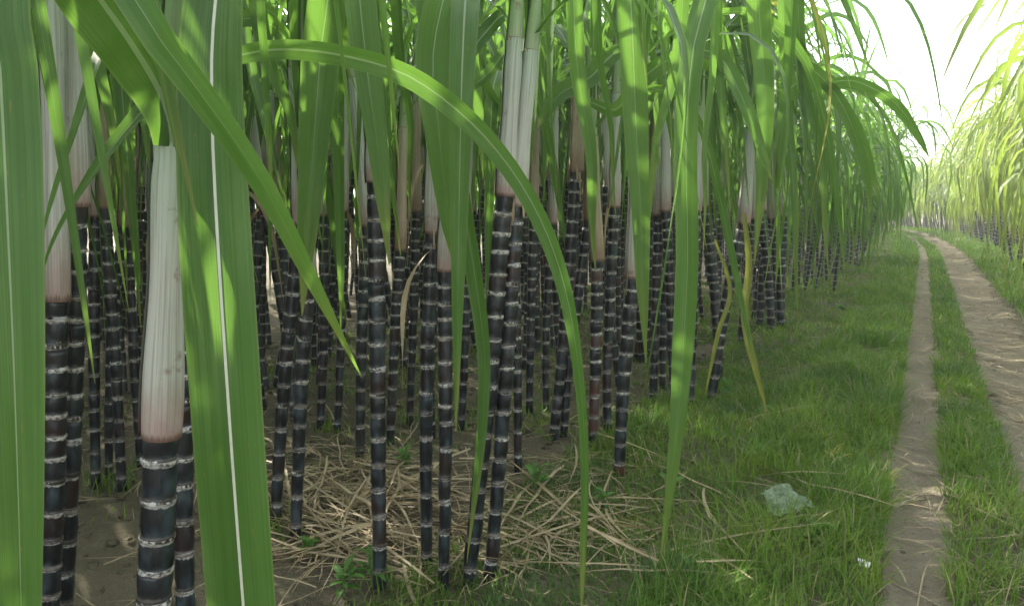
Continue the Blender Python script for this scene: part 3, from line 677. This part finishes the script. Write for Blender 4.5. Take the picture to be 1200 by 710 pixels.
for side, name, label, lm in ((-1, 'sugarcane_stand', 'dense dark mass of sugarcane deeper in the stand', 'leaf'), (1, 'sugarcane_stand', 'pale green mass of sugarcane leaves across the track', 'leaf_pale')):
    TT = [template(random.Random(300 + k + 50 * side), side > 0) for k in range(14)]
    TE = [template(random.Random(700 + k + 50 * side), side > 0, True) for k in range(12)]
    off = 0; Vs, Qs, Us, Ms = [], [], [], []
    for x, y, s in rest:
        if s != side: continue
        V, Qd, UV, mm = TT[rng.integers(0, 14)]; u = x - float(xc(y))
        a = rng.uniform(0, 6.28); sc = rng.uniform(.92, 1.1); lx, ly = rng.normal(0, .05, 2)
        if y > 4 and (u > -1.3 if side < 0 else u < 2.2):
            V, Qd, UV, mm = TE[rng.integers(0, 12)]; a = (0 if side < 0 else math.pi) + rng.normal(0, .5); lx -= side * (rng.uniform(.06, .24) if side > 0 else rng.uniform(0., .13))
        z = V[:, 2] * sc
        Vs.append(np.stack([(V[:, 0] * math.cos(a) - V[:, 1] * math.sin(a)) * sc + lx * z + x, (V[:, 0] * math.sin(a) + V[:, 1] * math.cos(a)) * sc + ly * z + y, z + float(gz(x, y)) - .015], -1))
        Qs.append(Qd + off); U2 = UV.copy(); lf = U2[:, 1] >= 0; U2[:, 1] += np.where(lf, 60.0 * rng.integers(0, 40), 0); Us.append(U2 if False else UV); Ms.append(mm); off += len(V)
    if not Vs: continue
    o = link(name, qmesh(name, np.vstack(Vs), np.vstack(Qs), np.vstack(Us), [M['stalk'], M['sheath'], M[lm]], np.concatenate(Ms)))
    stuff(o, label, 'sugarcane')

# ------------------------------------------------------------------ grass
def grass_mesh(name, xs, ys, hs, ws, mat):
    n = len(xs); z = gz(xs, ys) - .004
    az = rng.uniform(0, 6.283, n); lean = rng.uniform(.05, 1.35, n) * hs; face = az + rng.uniform(-.6, .6, n) + 1.57
    dx, dy = np.cos(az), np.sin(az); wx, wy = np.cos(face) * ws / 2, np.sin(face) * ws / 2
    V = np.zeros((n, 4, 2, 3)); UV = np.zeros((n, 4, 2, 2)); idn = rng.integers(0, 400, n).astype(float)
    for k, (q, w) in enumerate(((0, .7), (.38, 1), (.74, .7), (1, .06))):
        bx, by = xs + dx * lean * q ** 1.9, ys + dy * lean * q ** 1.9
        bz = z + hs * q * (1 - .28 * q * lean / hs)
        for s, sg in ((0, -1), (1, 1)):
            V[:, k, s] = np.stack([bx + sg * wx * w, by + sg * wy * w, bz], -1); UV[:, k, s] = np.stack([np.full(n, s * .98 + .01), idn + q * .98 + .005], -1)
    base = np.arange(n)[:, None] * 8
    Qd = np.concatenate([base + np.array([[2 * k, 2 * k + 1, 2 * k + 3, 2 * k + 2]]) for k in range(3)], 0)
    return qmesh(name, V.reshape(-1, 3), Qd, UV.reshape(-1, 2), [mat])
def scatter(u0, u1, y0, y1, n, thr, sd, gap=lambda u, y: np.ones_like(u, bool)):
    u = rng.uniform(u0, u1, n); y = y0 + (y1 - y0) * rng.uniform(0, 1, n)
    dens = .5 + .28 * wob(u * 2.3 + sd, y * 1.9) + .25 * fine(u * .55 + sd, y * .55)
    k = (rng.uniform(0, 1, n) < np.clip(dens + thr, 0, 1)) & gap(u, y)
    return u[k], y[k]
GX, GY, GH, GW = [], [], [], []
def add_grass(u0, u1, y0, y1, n, thr, h0, h1, w, sd, gap=lambda u, y: np.ones_like(u, bool)):
    u, y = scatter(u0, u1, y0, y1, n, thr, sd, gap)
    hh = rng.uniform(h0, h1, len(u)) * (.75 + .35 * np.clip(.5 + .5 * wob(u * 3 + 1, y * 2.2), 0, 1.4))
    GX.append(u + xc(y)); GY.append(y); GH.append(hh); GW.append(rng.uniform(.7, 1.3, len(u)) * w)
# verge beside the stand, strip between the ruts, verge of the far field
for (y0, y1, n, w) in ((.9, 2.6, 15000, .0032), (2.6, 5, 19000, .0036), (5, 10, 17000, .0055), (10, 20, 14000, .009), (20, 40, 9000, .014)):
    add_grass(-1.05 if y0 < 5 else -1.7, -.04, y0, y1, int(n * 1.2), .10, .03, .085, w, 0)
    add_grass(-.50, -.045, y0, y1, int(n * .6), .05, .05, .15, w * .9, 3)
    add_grass(.10, .31, y0, y1, n // 3, .10, .04, .11, w, 5)
    add_grass(.72, 1.9, y0, y1, n // 2, .25, .07, .18, w * 1.2, 8)
    add_grass(-.10, .75, y0, y1, n // 14, -.35, .02, .045, w, 6)
add_grass(-1.0, -.06, .9, 2.8, 15000, .0, .015, .07, .0022, 21)
add_grass(-1.0, -.06, 2.8, 5.0, 9000, .0, .02, .08, .0028, 23)
for h in HERO.values():
    k = 26; a = rng.uniform(0, 6.28, k); q = rng.uniform(.02, .085, k)
    GX.append(h[1][0] + np.cos(a) * q); GY.append(h[1][1] + np.sin(a) * q); GH.append(rng.uniform(.02, .09, k)); GW.append(np.full(k, .0035))
for (y0, y1, n, w, t) in ((1.2, 2.6, 5000, .003, -.42), (2.6, 4.5, 16000, .004, -.1), (4.5, 9, 16000, .006, .1)):
    add_grass(-3.4, -.9, y0, y1, n, t, .02, .06, w, 12)
o = link('grass', grass_mesh('grass', *map(np.concatenate, (GX, GY, GH, GW)), M['grass'])); stuff(o, 'short green grass growing along the track and under the canes', 'grass')

# yellowed tufts, one by one
for px, py, lab in ((972, 545, 'small tuft of yellowed grass deep in the green verge'), (1040, 562, 'tuft of yellowed grass at the rim of the bare rut')):
    p = G(px, py); k = 16
    e = link('grass_tuft', None, None, (p[0], p[1], float(gz(p[0], p[1])))); tag(e, lab, 'grass tuft')
    for i in range(k):
        V, Qd, UV = leaf_shape(6, 3, rnd.uniform(.06, .12), .0035, R(rnd.uniform(5, 40)), R(rnd.uniform(60, 130)), .5, 6, rnd.uniform(-1, 1), 1, .2, i)
        link('blade', qmesh('blade', V, Qd, UV, [M['grass_dry']]), e, (rnd.uniform(-.025, .025), rnd.uniform(-.02, .02), 0), (0, 0, rnd.uniform(0, 6.28)))

# ------------------------------------------------------------------ straw
def straw_shape(L, w, r, n=7):
    s = np.linspace(0, 1, n); b = r.uniform(-.28, .28) * L; c = r.uniform(-.05, .05) * L * r.random()
    P = np.stack([(s - .5) * L, b * (s - .5) ** 2 + c * np.sin(s * 5), .004 + .018 * L * np.sin(s * math.pi * r.choice((1, 2))) ** 2], -1)
    t = r.uniform(-1, 1) * 2 * (s - .5)
    Wd = np.stack([0 * s, np.cos(t), np.sin(t)], -1)
    return ribbon(P, Wd, w * (1 - .85 * np.abs(s - .35) ** 1.5 / .53), .4, 3, 0, 0, float(r.randint(0, 90)))
rs = random.Random(9)
STRAW = [qmesh('straw', *straw_shape(rs.uniform(.22, .62), rs.uniform(.005, .012), rs), [M['leaf_dry']]) for _ in range(16)]
STRAW_S = [qmesh('straw', *straw_shape(rs.uniform(.07, .22), rs.uniform(.003, .007), rs), [M['leaf_dry']]) for _ in range(12)]
def lay(me, x, y, lab, grp, a=None, lift=0.0, tilt=0.06):
    o = link('dry_straw', me, None, (x, y, float(gz(x, y)) + .006 + lift), (rs.uniform(-tilt, tilt), rs.uniform(-tilt, tilt), rs.uniform(0, 6.28) if a is None else a))
    tag(o, lab, 'straw', grp)
pile = [(360, 560, 70, 40), (400, 600, 90, 40), (480, 610, 80, 45), (380, 640, 80, 25), (560, 640, 80, 35), (640, 620, 70, 45), (700, 600, 60, 60), (450, 570, 60, 30)]
for i in range(150):
    cx, cy, sx, sy = rs.choice(pile); p = G(cx + rs.gauss(0, sx * .6), min(705, cy + rs.gauss(0, sy * .6)))
    a = rs.gauss(-.35, .55) if rs.random() < .7 else None
    lay(rs.choice(STRAW), p[0], p[1], 'pale dry cane leaf lying in the straw pile among the canes', 'straw pile among the canes', a, rs.uniform(0, .035), .12)
for i in range(110):
    y = 1.5 + 12 * rs.random() ** 1.5; u = .50 + rs.gauss(0, .13)
    lay(rs.choice(STRAW_S if rs.random() < .6 else STRAW), u + float(xc(y)), y, 'pale dry cane straw scattered along the wide rut', 'straw along the wide rut', rs.gauss(0, .6), rs.uniform(0, .008), .04)
for px, py in ((935, 572), (948, 585), (720, 640), (815, 585), (845, 585), (655, 560), (860, 660), (835, 680), (760, 700), (880, 690), (905, 500), (800, 660), (985, 430), (960, 440), (700, 690), (1050, 300), (1040, 310)):
    p = G(px, py); lay(rs.choice(STRAW), p[0], p[1], 'single dry brown leaf strip caught in the verge grass', 'dry strips in the verge', rs.uniform(-1, 1), .03, .25)
# fine litter nobody could count
off = 0; Vs, Qs, Us = [], [], []
tmp = [straw_shape(rs.uniform(.05, .28), rs.uniform(.003, .006), rs, 5) for _ in range(30)]
def litter(x, y):
    global off
    V, Qd, UV = rs.choice(tmp); a = rs.uniform(0, 6.28); tl = rs.uniform(-.08, .08)
    Vs.append(np.stack([V[:, 0] * math.cos(a) - V[:, 1] * math.sin(a) + x, V[:, 0] * math.sin(a) + V[:, 1] * math.cos(a) + y, V[:, 2] + tl * V[:, 0] + float(gz(x, y)) + .006 + rs.uniform(0, .02)], -1))
    Qs.append(Qd + off); Us.append(UV); off += len(V)
for i in range(800):
    cx, cy, sx, sy = rs.choice(pile); p = G(cx + rs.gauss(0, sx * .8), min(708, cy + rs.gauss(0, sy * .8))); litter(p[0], p[1])
for i in range(1900): y = 1.6 + 24 * rs.random() ** 1.5; litter(.50 + rs.gauss(0, .17) + float(xc(y)), y)
for i in range(220): y = 1.2 + 12 * rs.random() ** 1.3; litter(rs.uniform(-.08, .14), y)
for i in range(160): y = 1.2 + 20 * rs.random() ** 1.3; litter(rs.uniform(-.9, .2) + float(xc(y)), y)
for i in range(1500): litter(rs.uniform(-5.5, -.9), rs.uniform(.8, 8))
for i in range(260): y = rs.uniform(8, 26); litter(rs.uniform(-1.0, -.4) + float(xc(y)), y)
o = link('straw_litter', qmesh('straw_litter', np.vstack(Vs), np.vstack(Qs), np.vstack(Us), [M['leaf_dry']])); stuff(o, 'fine broken cane straw strewn over soil and ruts', 'straw')

# ------------------------------------------------------------------ soil crumbs
Vs, Qs = [], []; off = 0
cube = np.array([(-1, -1, -1), (1, -1, -1), (1, 1, -1), (-1, 1, -1), (-1, -1, 1), (1, -1, 1), (1, 1, 1), (-1, 1, 1)], float)
cq = np.array([(0, 3, 2, 1), (4, 5, 6, 7), (0, 1, 5, 4), (1, 2, 6, 5), (2, 3, 7, 6), (3, 0, 4, 7)])
def crumb(x, y, sz):
    global off
    V = cube * rng.uniform(.45, 1.0, (8, 3)) * sz * (1, 1, .7); a = rng.uniform(0, 6.28)
    V = np.stack([V[:, 0] * math.cos(a) - V[:, 1] * math.sin(a) + x, V[:, 0] * math.sin(a) + V[:, 1] * math.cos(a) + y, V[:, 2] + float(gz(x, y)) + sz * .2], -1)
    Vs.append(V); Qs.append(cq + off); off += 8
for i in range(5200): crumb(rng.uniform(-3.6, -.55), rng.uniform(.4, 5.0), .003 + .013 * rng.random() ** 3)
for i in range(1300): y = 1.2 + 7 * rng.random() ** 1.4; crumb(rng.choice((.03, .5)) + rng.normal(0, .07), y, .002 + .006 * rng.random() ** 3)
o = link('soil_crumbs', qmesh('soil_crumbs', np.vstack(Vs), np.vstack(Qs), None, [M['soil']], None, True)); stuff(o, 'small crumbs of loose soil between the canes and on the ruts', 'soil')

# ------------------------------------------------------------------ weeds
def weed_leaf(L, w, round_=False):
    s = np.linspace(0, 1, 7); P = np.stack([s * L, 0 * s, .25 * L * np.sin(s * 2.2)], -1)
    pr = np.sin(np.clip(s, .02, .98) * math.pi) ** (.6 if round_ else .9)
    return ribbon(P, np.tile((0, 1.0, 0), (7, 1)), w * pr + .0006, .25, 5)
WL = [qmesh('leaf', *weed_leaf(.035, .016), [M['weed']]), qmesh('leaf', *weed_leaf(.05, .014), [M['weed']]), qmesh('leaf', *weed_leaf(.05, .042, True), [M['weed']])]
def weed(px, py, n, h, kind, label):
    p = G(px, py); e = link('weed', None, None, (p[0], p[1], float(gz(p[0], p[1])))); tag(e, label, 'weed')
    for b in range(max(1, n // 6)):
        a = rnd.uniform(0, 6.28); sp = rnd.uniform(.0, .5) * h; hh = h * rnd.uniform(.6, 1)
        top = np.array((math.cos(a) * sp, math.sin(a) * sp, hh)); q = np.linspace(0, 1, 5)[:, None]
        link('stem', qmesh('stem', *tube(top[None, :] * q + np.array((0, 0, -.01)) * (1 - q), np.linspace(.002, .001, 5), np.linspace(0, 1, 5), 5), [M['stem']]), e)
        for i in range(6 if n >= 6 else n):
            t = rnd.uniform(.35, 1.0); s = rnd.uniform(.7, 1.25)
            link('leaf', WL[kind], e, tuple(top * t), (rnd.uniform(-.4, .4), rnd.uniform(-.5, .25), rnd.uniform(0, 6.28)), (s, s, s))
for w in ((632, 588, 24, .12, 0, 'bright green bushy weed at the right edge of the straw pile'), (700, 605, 12, .07, 0, 'low leafy weed behind the long leaf tip in the straw'),
          (436, 690, 18, .09, 1, 'narrow-leaved weed at the foot of the straight cane in the straw'), (402, 696, 18, .06, 1, 'creeping weed on bare soil in front of the straw pile'),
          (362, 655, 12, .05, 0, 'small weed at the near rim of the straw pile'), (480, 556, 18, .09, 0, 'soft green weed behind the straw pile'), (792, 600, 18, .09, 0, 'leafy weed beside the tip of the long hanging blade'),
          (852, 470, 18, .10, 1, 'weed at the foot of the canes on the verge'), (962, 640, 6, .07, 2, 'weed with broad rounded leaves in the verge by the pale scrap'), (806, 702, 6, .06, 1, 'single upright weed in the trampled verge'),
          (985, 372, 12, .10, 2, 'broad-leaved weed in the verge nearest the far canes'), (745, 520, 6, .09, 1, 'pointed weed beside the boldly ringed cane'), (60, 700, 12, .06, 0, 'weed on bare soil by the brown-scrapped cane')):
    weed(*w)

# ------------------------------------------------------------------ scraps in the verge
def crumple(sz, n, amp, seed):
    r = np.random.default_rng(seed); q = np.linspace(-.5, .5, n); xx, yy = np.meshgrid(q, q)
    k = np.cos(np.arctan2(yy, xx) * 3 + seed) * .12 + 1
    zz = amp * (np.sin(xx * 9 + seed) * np.cos(yy * 7 + 1) + .6 * np.abs(np.sin(xx * 17 + yy * 13)) + r.uniform(-.3, .3, xx.shape))
    V = np.stack([xx * sz[0] * k, yy * sz[1] * k, zz], -1).reshape(-1, 3)
    B = V - (0, 0, .0015); Qd = grid_quads(n, n)
    rim = [i for i in range(n)] + [n * i + n - 1 for i in range(1, n)] + [n * n - 1 - i for i in range(1, n)] + [n * (n - 1 - i) for i in range(1, n - 1)]
    side = [(rim[i], rim[i - 1], rim[i - 1] + n * n, rim[i] + n * n) for i in range(len(rim))]
    return np.vstack([V, B]), np.vstack([Qd, Qd[:, ::-1] + n * n, np.array(side)])
p = G(918, 606); V, Qd = crumple((.12, .10), 14, .012, 2)
o = link('plastic_scrap', qmesh('plastic_scrap', V, Qd, None, [M['plastic']], None, False), None, (p[0], p[1], float(gz(p[0], p[1])) + .035), (.40, -.1, .9)); tag(o, 'crumpled pale green plastic scrap lying in the verge grass', 'scrap')
p = G(1012, 672); V, Qd = crumple((.026, .022), 7, .005, 5)
o = link('paper_scrap', qmesh('paper_scrap', V, Qd, None, [M['paper']], None, False), None, (p[0], p[1], float(gz(p[0], p[1])) + .035), (.3, .2, .2)); tag(o, 'tiny white paper scrap at the edge of the bare rut', 'scrap')

# ------------------------------------------------------------------ damp air over the fields
def box(x0, x1, y0, y1, z0, z1):
    v = [(x, y, z) for z in (z0, z1) for y in (y0, y1) for x in (x0, x1)]
    return v, [(0, 2, 3, 1), (4, 5, 7, 6), (0, 1, 5, 4), (2, 6, 7, 3), (0, 4, 6, 2), (1, 3, 7, 5)]
hm = bpy.data.materials.new('haze_air'); hm.use_nodes = True; hn = hm.node_tree.nodes; hn.clear()
ho = hn.new('ShaderNodeOutputMaterial'); hv = hn.new('ShaderNodeVolumePrincipled')
hv.inputs['Color'].default_value = (.93, .95, .95, 1); hv.inputs['Density'].default_value = HAZE; hv.inputs['Anisotropy'].default_value = 0.0
hm.node_tree.links.new(hv.outputs[0], ho.inputs['Volume'])
HV, HQ = box(-700, 700, -700, 700, -1.0, 3.6)
o = link('haze', qmesh('haze', HV, HQ, None, [hm], None, False)); stuff(o, 'thin pale humid haze over the fields', 'haze')
